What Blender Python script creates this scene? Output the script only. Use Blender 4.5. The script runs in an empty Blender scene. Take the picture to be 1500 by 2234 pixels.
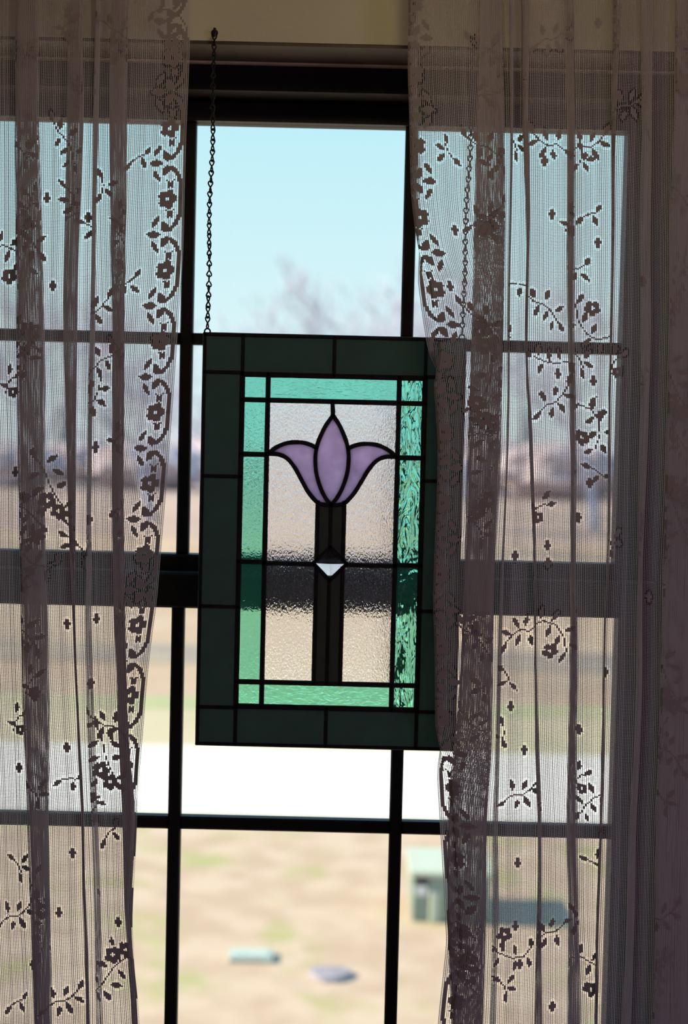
import bpy, bmesh, math, random
import numpy as np
from mathutils import Vector, Matrix, noise as mnoise

random.seed(7)
rng = np.random.default_rng(7)
scene = bpy.context.scene
COL = scene.collection
R = math.radians

# ------------------------------------------------------------------ camera
PITCH, ROLL, CAM_D, CAM_Z, FPX = 2.5, 1.35, 1.83, 1.5, 3050.0
CROT = Matrix.Rotation(R(90 - PITCH), 4, 'X') @ Matrix.Rotation(R(ROLL), 4, 'Z')
CPOS = Vector((0, -CAM_D, CAM_Z))
cd = bpy.data.cameras.new('camera')
cam = bpy.data.objects.new('camera', cd)
COL.objects.link(cam)
cam.matrix_world = Matrix.Translation(CPOS) @ CROT
cd.sensor_fit = 'VERTICAL'
cd.lens = 50
cd.sensor_height = 50 * 2234 / FPX
cd.clip_start, cd.clip_end = 0.05, 2000
cd.dof.use_dof = True
cd.dof.focus_distance = 1.70
cd.dof.aperture_fstop = 3.4
scene.camera = cam
cyc = scene.cycles
cyc.max_bounces, cyc.diffuse_bounces, cyc.glossy_bounces, cyc.transmission_bounces, cyc.transparent_max_bounces = 9, 3, 3, 9, 16

# ------------------------------------------------------------------ view, sky, sun, room light
vs = scene.view_settings
vs.view_transform = 'Standard'
vs.look = 'None'
vs.gamma = 1.0
vs.use_curve_mapping = False
vs.exposure = 0.0
world = bpy.data.worlds.new('sky')
scene.world = world
world.use_nodes = True
nt = world.node_tree
nt.nodes.clear()
wo = nt.nodes.new('ShaderNodeOutputWorld')
bg = nt.nodes.new('ShaderNodeBackground')
tc = nt.nodes.new('ShaderNodeTexCoord')
sx = nt.nodes.new('ShaderNodeSeparateXYZ')
rmp = nt.nodes.new('ShaderNodeValToRGB')
nt.links.new(tc.outputs['Generated'], sx.inputs[0])
nt.links.new(sx.outputs['Z'], rmp.inputs[0])
nt.links.new(rmp.outputs[0], bg.inputs[0])
nt.links.new(bg.outputs[0], wo.inputs[0])
cr = rmp.color_ramp
cr.elements[0].position, cr.elements[0].color = 0.0, (0.78, 0.88, 0.92, 1)
cr.elements[1].position, cr.elements[1].color = 1.0, (0.12, 0.36, 0.70, 1)
for p, c in ((0.08, (0.72, 0.93, 0.97, 1)), (0.26, (0.50, 0.86, 0.97, 1)), (0.5, (0.28, 0.60, 0.88, 1))):
    e = cr.elements.new(p)
    e.color = c
bg.inputs[1].default_value = 1.07

def light(name, kind, loc, energy, color, rot=(0, 0, 0), **kw):
    l = bpy.data.lights.new(name, kind)
    l.energy, l.color = energy, color
    for k, v in kw.items():
        setattr(l, k, v)
    o = bpy.data.objects.new(name, l)
    o.location, o.rotation_euler = loc, rot
    COL.objects.link(o)
    return o

sd = Vector((1.0, -0.06, -0.62)).normalized()
sun = light('sun', 'SUN', (-8, 4, 9), 8.6, (1.0, 0.83, 0.62), angle=R(0.6))
sun.rotation_euler = sd.to_track_quat('-Z', 'Y').to_euler()
light('ceiling_bulb', 'POINT', (0.15, -0.92, 2.38), 4.2, (1.0, 0.80, 0.38), shadow_soft_size=0.10)
light('violet_fill', 'AREA', (1.9, -2.7, 0.9), 10.5, (0.70, 0.50, 1.0), rot=(R(82), 0, R(40)), size=1.0)  # added violet fill light for the curtains; no window is built here

# ------------------------------------------------------------------ helpers
def at(px, py, y):
    """world point seen at photo pixel (px, py) on the upright plane at depth y"""
    d = CROT.to_3x3() @ Vector(((px - 750) / FPX, -(py - 1117) / FPX, -1.0))
    return CPOS + d * ((y - CPOS.y) / d.y)

def mat(name):
    m = bpy.data.materials.new(name)
    m.use_nodes = True
    n = m.node_tree
    n.nodes.clear()
    out = n.nodes.new('ShaderNodeOutputMaterial')
    return m, n, out

def principled(name, col, rough=0.6, metal=0.0, nscale=None, namp=0.25, bump=0.0, bscale=None, spec=0.5):
    m, n, out = mat(name)
    b = n.nodes.new('ShaderNodeBsdfPrincipled')
    b.inputs['Base Color'].default_value = (*col, 1)
    b.inputs['Roughness'].default_value = rough
    b.inputs['Metallic'].default_value = metal
    b.inputs['Specular IOR Level'].default_value = spec
    n.links.new(b.outputs[0], out.inputs[0])
    t = n.nodes.new('ShaderNodeTexCoord')
    if nscale:
        tx = n.nodes.new('ShaderNodeTexNoise')
        tx.inputs['Scale'].default_value = nscale
        tx.inputs['Detail'].default_value = 4
        n.links.new(t.outputs['Object'], tx.inputs['Vector'])
        r_ = n.nodes.new('ShaderNodeValToRGB')
        r_.color_ramp.elements[0].position = 0.3
        r_.color_ramp.elements[1].position = 0.7
        r_.color_ramp.elements[0].color = (*[c * (1 - namp) for c in col], 1)
        r_.color_ramp.elements[1].color = (*[min(1, c * (1 + namp)) for c in col], 1)
        n.links.new(tx.outputs['Fac'], r_.inputs[0])
        n.links.new(r_.outputs[0], b.inputs['Base Color'])
    if bump:
        tb = n.nodes.new('ShaderNodeTexNoise')
        tb.inputs['Scale'].default_value = bscale or 60
        n.links.new(t.outputs['Object'], tb.inputs['Vector'])
        bp = n.nodes.new('ShaderNodeBump')
        bp.inputs['Strength'].default_value = bump
        bp.inputs['Distance'].default_value = 0.004
        n.links.new(tb.outputs['Fac'], bp.inputs['Height'])
        n.links.new(bp.outputs[0], b.inputs['Normal'])
    return m

def ground_mat(name, cols, scales):
    """mix of up to three colours by noise of different size"""
    m, n, out = mat(name)
    b = n.nodes.new('ShaderNodeBsdfPrincipled')
    b.inputs['Roughness'].default_value = 0.9
    b.inputs['Specular IOR Level'].default_value = 0.1
    t = n.nodes.new('ShaderNodeTexCoord')
    prev = None
    for k, c in enumerate(cols):
        if k == 0:
            rgb = n.nodes.new('ShaderNodeRGB')
            rgb.outputs[0].default_value = (*c, 1)
            prev = rgb.outputs[0]
            continue
        sc_, lo, hi = scales[k - 1]
        mp = n.nodes.new('ShaderNodeMapping')
        mp.inputs['Location'].default_value = (k * 7.3, k * 3.1, 0)
        n.links.new(t.outputs['Object'], mp.inputs[0])
        tx = n.nodes.new('ShaderNodeTexNoise')
        tx.inputs['Scale'].default_value = sc_
        tx.inputs['Detail'].default_value = 5
        n.links.new(mp.outputs[0], tx.inputs['Vector'])
        r_ = n.nodes.new('ShaderNodeMapRange')
        r_.inputs['From Min'].default_value = lo
        r_.inputs['From Max'].default_value = hi
        n.links.new(tx.outputs['Fac'], r_.inputs[0])
        mx = n.nodes.new('ShaderNodeMix')
        mx.data_type = 'RGBA'
        n.links.new(r_.outputs[0], mx.inputs[0])
        n.links.new(prev, mx.inputs[6])
        mx.inputs[7].default_value = (*c, 1)
        prev = mx.outputs[2]
    n.links.new(prev, b.inputs['Base Color'])
    n.links.new(b.outputs[0], out.inputs[0])
    return m

def pane_mat():
    m, n, out = mat('window_glass')
    tr = n.nodes.new('ShaderNodeBsdfTransparent')
    tr.inputs[0].default_value = (0.98, 0.99, 0.985, 1)
    gl = n.nodes.new('ShaderNodeBsdfGlossy')
    gl.inputs['Roughness'].default_value = 0.02
    mx = n.nodes.new('ShaderNodeMixShader')
    mx.inputs[0].default_value = 0.03
    n.links.new(tr.outputs[0], mx.inputs[1])
    n.links.new(gl.outputs[0], mx.inputs[2])
    n.links.new(mx.outputs[0], out.inputs[0])
    return m

def art_glass(name, col, rough, layers, white=0.0):
    """coloured textured see-through glass; layers = (scale xyz, noise scale, strength, distance)"""
    m, n, out = mat(name)
    g = n.nodes.new('ShaderNodeBsdfGlass')
    g.inputs['Color'].default_value = (*[c ** 0.5 for c in col], 1)
    g.inputs['Roughness'].default_value = rough
    g.inputs['IOR'].default_value = 1.5
    t = n.nodes.new('ShaderNodeTexCoord')
    prev = None
    for (s3, sc_, dist_, wob) in layers:
        mp = n.nodes.new('ShaderNodeMapping')
        mp.inputs['Scale'].default_value = s3
        n.links.new(t.outputs['Object'], mp.inputs[0])
        tx = n.nodes.new('ShaderNodeTexNoise')
        tx.inputs['Scale'].default_value = sc_
        tx.inputs['Detail'].default_value = 1.5
        tx.inputs['Distortion'].default_value = wob
        n.links.new(mp.outputs[0], tx.inputs['Vector'])
        bp = n.nodes.new('ShaderNodeBump')
        bp.inputs['Strength'].default_value = 1.0
        bp.inputs['Distance'].default_value = dist_
        n.links.new(tx.outputs['Fac'], bp.inputs['Height'])
        if prev:
            n.links.new(prev, bp.inputs['Normal'])
        prev = bp.outputs[0]
    if prev:
        n.links.new(prev, g.inputs['Normal'])
    if white:
        tl = n.nodes.new('ShaderNodeBsdfTranslucent')
        tl.inputs[0].default_value = (*col, 1)
        mx = n.nodes.new('ShaderNodeMixShader')
        mx.inputs[0].default_value = white
        n.links.new(g.outputs[0], mx.inputs[1])
        n.links.new(tl.outputs[0], mx.inputs[2])
        n.links.new(mx.outputs[0], out.inputs[0])
    else:
        n.links.new(g.outputs[0], out.inputs[0])
    return m

def opal_glass(name, dif, trans, tfac, nscale=25, gloss=0.04):
    """milky glass: a little diffuse, a share of light let through"""
    m, n, out = mat(name)
    d = n.nodes.new('ShaderNodeBsdfDiffuse')
    d.inputs[0].default_value = (*dif, 1)
    tl = n.nodes.new('ShaderNodeBsdfTranslucent')
    t = n.nodes.new('ShaderNodeTexCoord')
    tx = n.nodes.new('ShaderNodeTexNoise')
    tx.inputs['Scale'].default_value = nscale
    tx.inputs['Detail'].default_value = 3
    n.links.new(t.outputs['Object'], tx.inputs['Vector'])
    r_ = n.nodes.new('ShaderNodeValToRGB')
    r_.color_ramp.elements[0].position, r_.color_ramp.elements[1].position = 0.3, 0.7
    r_.color_ramp.elements[0].color = (*[c * 0.85 for c in trans], 1)
    r_.color_ramp.elements[1].color = (*[min(1, c * 1.1) for c in trans], 1)
    n.links.new(tx.outputs['Fac'], r_.inputs[0])
    n.links.new(r_.outputs[0], tl.inputs[0])
    mx = n.nodes.new('ShaderNodeMixShader')
    mx.inputs[0].default_value = tfac
    n.links.new(d.outputs[0], mx.inputs[1])
    n.links.new(tl.outputs[0], mx.inputs[2])
    gl = n.nodes.new('ShaderNodeBsdfGlossy')
    gl.inputs['Roughness'].default_value = 0.25
    m2 = n.nodes.new('ShaderNodeMixShader')
    m2.inputs[0].default_value = gloss
    n.links.new(mx.outputs[0], m2.inputs[1])
    n.links.new(gl.outputs[0], m2.inputs[2])
    n.links.new(m2.outputs[0], out.inputs[0])
    return m

def lace_mat(name, share, col):
    m, n, out = mat(name)
    d = n.nodes.new('ShaderNodeBsdfDiffuse')
    d.inputs[0].default_value = (*col, 1)
    tl = n.nodes.new('ShaderNodeBsdfTranslucent')
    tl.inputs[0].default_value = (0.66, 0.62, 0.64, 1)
    t = n.nodes.new('ShaderNodeTexCoord')
    tx = n.nodes.new('ShaderNodeTexNoise')
    tx.inputs['Scale'].default_value = 900
    n.links.new(t.outputs['Object'], tx.inputs['Vector'])
    bp = n.nodes.new('ShaderNodeBump')
    bp.inputs['Strength'].default_value = 0.3
    bp.inputs['Distance'].default_value = 0.0005
    n.links.new(tx.outputs['Fac'], bp.inputs['Height'])
    n.links.new(bp.outputs[0], d.inputs['Normal'])
    mx = n.nodes.new('ShaderNodeMixShader')
    mx.inputs[0].default_value = share
    n.links.new(d.outputs[0], mx.inputs[1])
    n.links.new(tl.outputs[0], mx.inputs[2])
    n.links.new(mx.outputs[0], out.inputs[0])
    return m

M = dict(
    wall=principled('wall_paint', (0.60, 0.58, 0.42), 0.8, nscale=6, namp=0.05, bump=0.15, bscale=120),
    ceiling=principled('ceiling_paint', (0.7, 0.68, 0.62), 0.9, nscale=5, namp=0.04),
    floor=principled('floor_wood', (0.30, 0.20, 0.13), 0.5, nscale=3, namp=0.3),
    bead=principled('bead_lit_edge', (0.75, 0.62, 0.35), 0.4, nscale=30, namp=0.1),  # pale yellow paints in the highlight along the window head edge
    frame=principled('dark_window_paint', (0.009, 0.005, 0.0045), 0.5, spec=0.25, nscale=40, namp=0.3, bump=0.1, bscale=200),
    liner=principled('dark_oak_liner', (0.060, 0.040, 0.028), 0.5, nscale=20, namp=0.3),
    pane=pane_mat(),
    lead=principled('lead_came', (0.010, 0.008, 0.008), 0.55, metal=0.0, spec=0.2, nscale=60, namp=0.4, bump=0.25, bscale=150),
    chain=principled('blackened_brass', (0.02, 0.014, 0.012), 0.45, metal=0.6, nscale=200, namp=0.3),
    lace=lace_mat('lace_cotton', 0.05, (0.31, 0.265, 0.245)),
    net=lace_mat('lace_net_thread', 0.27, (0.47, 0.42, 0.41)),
    brass=principled('rod_brass', (0.35, 0.25, 0.12), 0.4, metal=0.8, nscale=40, namp=0.1),
    border=opal_glass('dark_green_opal', (0.11, 0.18, 0.16), (0.12, 0.21, 0.18), 0.5, 30, 0.02),
    stem=opal_glass('moss_green_opal', (0.09, 0.11, 0.09), (0.11, 0.13, 0.095), 0.5, 30, 0.02),
    lilac=opal_glass('lilac_opal', (0.40, 0.28, 0.42), (0.86, 0.68, 0.90), 0.93, 60, 0.02),
    clear=art_glass('clear_grained', (0.985, 0.975, 0.965), 0.07, [((1, 1, 0.45), 600, 0.0008, 0.5), ((1, 1, 1), 55, 0.0010, 0.3)], 0.02),
    teal=art_glass('teal_seedy', (0.30, 0.89, 0.68), 0.05, [((1, 1, 1), 230, 0.00035, 0.8), ((1, 1, 1), 45, 0.0007, 0.3)], 0.06),
    tealrip=art_glass('teal_rippled', (0.30, 0.89, 0.68), 0.01, [((1.6, 1, 0.6), 42, 0.0080, 1.6), ((1, 1, 0.5), 160, 0.0006, 0.6)], 0.04),
    tealbar=art_glass('teal_wavy', (0.30, 0.89, 0.68), 0.05, [((0.5, 1, 1.4), 150, 0.0005, 1.0)], 0.06),
    bevel=art_glass('bevelled_clear', (0.95, 0.95, 0.95), 0.0, []),
    lawn=ground_mat('dry_lawn', [(0.53, 0.40, 0.30), (0.62, 0.49, 0.38), (0.42, 0.42, 0.20)], [(3.2, 0.40, 0.62), (2.3, 0.52, 0.72)]),
    road=principled('pale_concrete', (0.78, 0.76, 0.72), 0.9, nscale=3, namp=0.05),
    verge=ground_mat('verge_grass', [(0.60, 0.52, 0.38), (0.50, 0.48, 0.30)], [(0.5, 0.4, 0.7)]),
    green=ground_mat('green_strip', [(0.42, 0.46, 0.26), (0.55, 0.50, 0.34)], [(0.3, 0.45, 0.7)]),
    field=ground_mat('tan_field', [(0.50, 0.36, 0.26), (0.58, 0.46, 0.35), (0.40, 0.34, 0.27)], [(0.35, 0.4, 0.65), (0.25, 0.5, 0.75)]),
    ditch=ground_mat('grey_weeds', [(0.30, 0.27, 0.26), (0.42, 0.36, 0.28)], [(0.5, 0.4, 0.65)]),
    far=ground_mat('far_field', [(0.48, 0.36, 0.31), (0.54, 0.42, 0.35)], [(0.05, 0.4, 0.65)]),
    moor=ground_mat('mauve_far_field', [(0.36, 0.29, 0.29), (0.42, 0.34, 0.33)], [(0.03, 0.4, 0.65)]),
    bark=principled('haze_tinted_bark', (0.50, 0.52, 0.68), 0.9, nscale=4, namp=0.2),  # lilac-blue tint puts distance haze into the bark colour
    brush=principled('mauve_brush', (0.58, 0.48, 0.52), 0.95, nscale=1.2, namp=0.25),
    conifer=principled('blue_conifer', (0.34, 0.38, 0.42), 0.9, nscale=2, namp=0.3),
    boxgreen=principled('utility_green', (0.25, 0.32, 0.28), 0.55, nscale=5, namp=0.08),
    boxlid=principled('utility_lid', (0.56, 0.62, 0.52), 0.5, nscale=5, namp=0.05),
    sticker=principled('sticker_white', (0.85, 0.85, 0.88), 0.5, nscale=20, namp=0.05),
    stickdark=principled('sticker_black', (0.03, 0.03, 0.04), 0.5, nscale=20, namp=0.05),
    cover=principled('meter_cover', (0.48, 0.58, 0.54), 0.7, nscale=8, namp=0.1),
    stone=principled('grey_stone', (0.34, 0.32, 0.38), 0.85, nscale=10, namp=0.2),
    siding=principled('outside_siding', (0.55, 0.52, 0.46), 0.8, nscale=4, namp=0.05),
)

def props(o, label=None, cat=None, group=None, kind=None):
    if label: o['label'] = label
    if cat: o['category'] = cat
    if group: o['group'] = group
    if kind: o['kind'] = kind
    return o

def empty(name, loc=(0, 0, 0)):
    o = bpy.data.objects.new(name, None)
    o.location = loc
    o.empty_display_size = 0.05
    COL.objects.link(o)
    return o

def link(name, me, m, parent=None):
    o = bpy.data.objects.new(name, me)
    if m is not None and not me.materials:
        me.materials.append(m)
    COL.objects.link(o)
    if parent is not None:
        o.parent = parent
    return o

def wroot(parent):
    """world position of a parent chain of unrotated things"""
    v = Vector((0, 0, 0))
    while parent is not None:
        v += parent.location
        parent = parent.parent
    return v

def mesh(name, verts, faces, m, parent=None, smooth=False):
    """verts in world space; stored relative to the parent thing"""
    off = wroot(parent)
    me = bpy.data.meshes.new(name)
    me.from_pydata([tuple(Vector(v) - off) for v in verts], [], faces)
    if smooth:
        me.polygons.foreach_set('use_smooth', [True] * len(me.polygons))
    me.update()
    return link(name, me, m, parent)

class MB:
    def __init__(s):
        s.v, s.f = [], []
    def box(s, x0, x1, y0, y1, z0, z1):
        b = len(s.v)
        s.v += [(x, y, z) for z in (z0, z1) for y in (y0, y1) for x in (x0, x1)]
        s.f += [tuple(b + i for i in q) for q in ((0, 2, 3, 1), (4, 5, 7, 6), (0, 1, 5, 4), (2, 6, 7, 3), (0, 4, 6, 2), (1, 3, 7, 5))]
        return s
    def cbox(s, x0, x1, y0, y1, z0, z1, c):
        """box with chamfered long edges on its room side"""
        b = len(s.v)
        ring = lambda yy, i: [(x0 + i, yy, z0 + i), (x1 - i, yy, z0 + i), (x1 - i, yy, z1 - i), (x0 + i, yy, z1 - i)]
        s.v += ring(y0, c) + ring(y0 + c, 0) + ring(y1, 0)
        for k in (0, 4):
            for i in range(4):
                j = (i + 1) % 4
                s.f.append((b + k + i, b + k + j, b + k + 4 + j, b + k + 4 + i))
        s.f += [(b, b + 3, b + 2, b + 1), (b + 8, b + 9, b + 10, b + 11)]
        return s
    def tube(s, pts, rad, n=8, closed=False):
        pts = [Vector(p) for p in pts]
        rads = rad if isinstance(rad, (list, tuple)) else [rad] * len(pts)
        b = len(s.v)
        N = len(pts)
        for i, p in enumerate(pts):
            if closed:
                t = pts[(i + 1) % N] - pts[i - 1]
            else:
                t = pts[min(i + 1, N - 1)] - pts[max(i - 1, 0)]
            t.normalize()
            up = Vector((0, 1, 0)) if abs(t.y) < 0.9 else Vector((1, 0, 0))
            a = t.cross(up).normalized()
            c = t.cross(a).normalized()
            for k in range(n):
                th = 2 * math.pi * k / n
                s.v.append(tuple(p + (a * math.cos(th) + c * math.sin(th)) * rads[i]))
        for i in range(N if closed else N - 1):
            for k in range(n):
                k2 = (k + 1) % n
                i2 = (i + 1) % N
                s.f.append((b + i * n + k, b + i * n + k2, b + i2 * n + k2, b + i2 * n + k))
        if not closed:
            s.f.append(tuple(b + k for k in range(n - 1, -1, -1)))
            s.f.append(tuple(b + (N - 1) * n + k for k in range(n)))
        return s
    def build(s, name, m, parent=None, smooth=False):
        return mesh(name, s.v, s.f, m, parent, smooth)

# ------------------------------------------------------------------ room shell
WF, WB = -0.11, 0.13                     # room face and outer face of the window wall
OX0, OX1, OZ0, OZ1 = -0.585, 0.448, 0.62, 1.9935
w = MB()
w.box(-2.2, OX0, WF, WB, 0, 2.45).box(OX1, 2.2, WF, WB, 0, 2.45)
w.box(OX0, OX1, WF, WB, OZ1, 2.45).box(OX0, OX1, WF, WB, 0, OZ0)
props(w.build('wall_back', M['wall']), 'beige painted wall above and around the dark window', kind='structure')
props(MB().box(-2.2, 2.2, -4.0, WB, -0.1, 0).build('floor', M['floor']), 'brown wooden floor of the room', kind='structure')
props(MB().box(-2.2, 2.2, -4.0, WB, 2.45, 2.55).build('ceiling', M['ceiling']), 'pale ceiling of the room', kind='structure')
props(MB().box(-2.3, -2.2, -4.0, WB, -0.1, 2.55).build('wall_left', M['wall']), 'beige side wall left of the window', kind='structure')
props(MB().box(2.2, 2.3, -4.0, WB, -0.1, 2.55).build('wall_right', M['wall']), 'beige side wall right of the window', kind='structure')
props(MB().box(-2.3, 2.3, -4.1, -4.0, -0.1, 2.55).build('wall_front', M['wall']), 'beige wall facing the window', kind='structure')
props(MB().box(OX0 + 0.005, OX1 - 0.005, -0.0375, -0.0302, 1.9868, 1.9893).build('lit_edge_strip', M['bead']), 'thin bead coloured as a lit edge along the top of the window frame', kind='structure')

# ------------------------------------------------------------------ window
win = props(empty('window_1', (-0.0685, 0, OZ0)), 'dark painted double hung window with three by two panes in each sash', kind='structure')
f = MB()
f.box(OX0, OX1, -0.030, 0.10, 1.955, 1.9895).box(OX0, OX1, -0.030, 0.10, OZ0, 0.66)
f.box(OX0, -0.545, -0.030, 0.10, 0.66, 1.955).box(0.408, OX1, -0.030, 0.10, 0.66, 1.955)
f.build('window_frame', M['frame'], win)
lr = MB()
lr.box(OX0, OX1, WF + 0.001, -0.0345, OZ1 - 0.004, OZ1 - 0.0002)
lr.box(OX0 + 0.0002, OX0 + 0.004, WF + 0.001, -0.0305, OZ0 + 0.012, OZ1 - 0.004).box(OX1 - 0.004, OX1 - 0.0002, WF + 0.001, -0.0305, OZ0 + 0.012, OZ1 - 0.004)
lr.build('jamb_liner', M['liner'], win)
MB().box(OX0 - 0.03, OX1 + 0.03, -0.16, -0.030, OZ0 - 0.02, OZ0 + 0.012).build('window_sill', M['frame'], win)
VX = [(-0.498, -0.2225), (-0.206, 0.0695), (0.086, 0.361)]
def sash(name, yc, z0, z1, z2, z3, top, bot, label):
    """z0..z1 lower pane row, z2..z3 upper pane row"""
    s = MB()
    d = 0.017
    s.cbox(-0.545, -0.498, yc - d, yc + d, bot, top, 0.003).cbox(0.361, 0.408, yc - d, yc + d, bot, top, 0.003)
    s.cbox(-0.498, 0.361, yc - d, yc + d, z3, top, 0.003).cbox(-0.498, 0.361, yc - d, yc + d, bot, z0, 0.003)
    o = s.build(name, M['frame'], win)
    o['label'] = label
    for a, b in ((VX[0][1], VX[1][0]), (VX[1][1], VX[2][0])):
        MB().cbox(a, b, yc - 0.008, yc + 0.008, z0, z3, 0.002).build('muntin', M['frame'], o)
    for a, b in VX:
        MB().cbox(a, b, yc - 0.0075, yc + 0.0075, z1, z2, 0.002).build('muntin', M['frame'], o)
        for c, e in ((z0, z1), (z2, z3)):
            MB().box(a, b, yc - 0.0015, yc + 0.0015, c, e).build('pane', M['pane'], o)
sash('upper_sash', 0.036, 1.358, 1.636, 1.6515, 1.928, 1.955, 1.312, 'upper sash of the dark window')
sash('lower_sash', 0.0, 0.720, 0.9968, 1.0138, 1.2905, 1.337, 0.66, 'lower sash of the dark window')
lk = MB()
lk.box(-0.09, -0.045, -0.012, 0.012, 1.337, 1.345)
lk.build('sash_lock', M['frame'], win)

# ------------------------------------------------------------------ stained glass panel
PY = -0.120
TL, BL = at(445, 726, PY), at(426, 1624, PY)
SX = (at(924, 740, PY).x - TL.x) / (924 - 445 + 0.0215 * 0)
SZ = (TL.z - BL.z) / 898.0
PX0, PZ0 = (TL.x + BL.x) / 2, TL.z
def pp(a, b, y):
    return (PX0 + a * SX, y, PZ0 - b * SZ)
panel = props(empty('stained_glass_panel', pp(285, 898, PY)),
              'rectangular stained glass panel with lilac tulip, green stem and dark green border', 'stained glass')
TH = 0.0016
def glass(name, poly, m, label=None, th=TH):
    n = len(poly)
    v = [pp(a, b, PY - th) for a, b in poly] + [pp(a, b, PY + th) for a, b in poly]
    fs = [tuple(range(n - 1, -1, -1)), tuple(range(n, 2 * n))]
    # orientation is fixed by recalculated normals below
    for i in range(n):
        j = (i + 1) % n
        fs.append((i, j, n + j, n + i))
    off = wroot(panel)
    bm = bmesh.new()
    bv = [bm.verts.new(Vector(p) - off) for p in v]
    for q in fs:
        bm.faces.new([bv[i] for i in q])
    bmesh.ops.recalc_face_normals(bm, faces=bm.faces)
    me = bpy.data.meshes.new(name)
    bm.to_mesh(me)
    bm.free()
    o = link(name, me, m, panel)
    if label: o['label'] = label
    return o
def rect(a0, b0, a1, b1):
    return [(a0, b0), (a1, b0), (a1, b1), (a0, b1)]
def mir(p):
    return [(572 - a, b) for a, b in p][::-1]
V0, V1, V2, V3, V4, V5 = 3, 86.5, 143, 429, 485.5, 569
H0, H1, H2, H3, H4, H5 = 3, 87, 142, 757, 811, 895
MIDA = 286
# border of opaque dark green
for a0, a1 in ((V0, V1), (V1, MIDA), (MIDA, V4), (V4, V5)):
    glass('border_glass', rect(a0, H0, a1, H1 - 3), M['border'])
    glass('border_glass', rect(a0, H4 + 3, a1, H5), M['border'])
for b0, b1 in ((84, 309), (309, 593), (593, 814)):
    glass('border_glass', rect(V0, b0, V1, b1), M['border'])
    glass('border_glass', rect(V4, b0, V5, b1), M['border'])
# teal ring
for b0, b1 in ((H1, H2), (H2, 260), (260, 494), (494, H3), (H3, H4)):
    glass('teal_glass', rect(V1, b0, V2, b1), M['teal'])
    glass('teal_glass', rect(V3, b0, V4, b1), M['tealrip'], 'rippled teal glass')
glass('teal_glass', rect(V2, H1, V3, H2), M['tealbar'])
glass('teal_glass', rect(V2, H3, V3, H4), M['tealbar'])
# tulip outline
def spline(pts, n=6):
    out = []
    P = [Vector((a, b, 0)) for a, b in pts]
    P = [P[0] * 2 - P[1]] + P + [P[-1] * 2 - P[-2]]
    for i in range(1, len(P) - 2):
        for k in range(n):
            t = k / n
            p0, p1, p2, p3 = P[i - 1:i + 3]
            q = 0.5 * ((2 * p1) + (p2 - p0) * t + (2 * p0 - 5 * p1 + 4 * p2 - p3) * t * t + (3 * p1 - p0 - 3 * p2 + p3) * t ** 3)
            out.append((q.x, q.y))
    out.append(pts[-1])
    return out
LT = spline([(146, 258), (164, 244), (188, 234), (216, 232), (236, 236), (251.5, 243)])
CLa = spline([(286, 172), (270, 196), (257, 225), (251.5, 243)])
CLb = spline([(251.5, 243), (249.5, 265), (252, 295), (261, 326), (273, 350), (286, 366)])
LB = spline([(146, 258), (170, 259), (189, 268), (206, 288), (221, 314), (236, 339), (255, 360), (272, 366), (286, 366)])
cut = [p for p in LB if p[0] < 257]
DC = (287, 494)
for fn in (lambda p: p, mir):
    glass('clear_glass', fn([(V2, H2), (284 if fn is not mir else 288, H2)] + CLa + LT[::-1][1:] + [(V2, 258)]), M['clear'])
    glass('clear_glass', fn([(V2, 258)] + cut + [(257, 362), (257, 487), (249, 495), (V2, 495)]), M['clear'])
    glass('clear_glass', fn([(V2, 495), (249, 495), (257, 502), (257, H3), (V2, H3)]), M['clear'])
    glass('stem_glass', fn([(257, 362), (272, 366), (MIDA, 366), (MIDA, 458), (257, 490)]), M['stem'])
    glass('stem_glass', fn([(257, 498), (MIDA, 530), (MIDA, H3), (257, H3)]), M['stem'])
    glass('petal', fn(LT + CLb[1:] + LB[::-1][1:-1]), M['lilac'], 'lilac side petal')
glass('petal', CLa + CLb[1:] + mir(CLa + CLb[1:])[1:-1], M['lilac'], 'lilac middle petal')
# bevelled diamond: a low pyramid towards the room
hd = 33
dv = [pp(DC[0], DC[1] - hd, PY), pp(DC[0] + hd, DC[1], PY), pp(DC[0], DC[1] + hd, PY), pp(DC[0] - hd, DC[1], PY)]
dv += [(x, PY + 0.002, z) for x, y, z in dv] + [(pp(*DC, 0)[0], PY - 0.0062, pp(*DC, 0)[2])]
do = mesh('bevelled_diamond', dv, [(4, 5, 6, 7), (0, 4, 7, 3), (3, 7, 6, 2), (2, 6, 5, 1), (1, 5, 4, 0), (8, 0, 3), (8, 3, 2), (8, 2, 1), (8, 1, 0)], M['bevel'], panel)
do['label'] = 'clear bevelled glass diamond'
bm = bmesh.new(); bm.from_mesh(do.data); bmesh.ops.recalc_face_normals(bm, faces=bm.faces); bm.to_mesh(do.data); bm.free()
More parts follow.
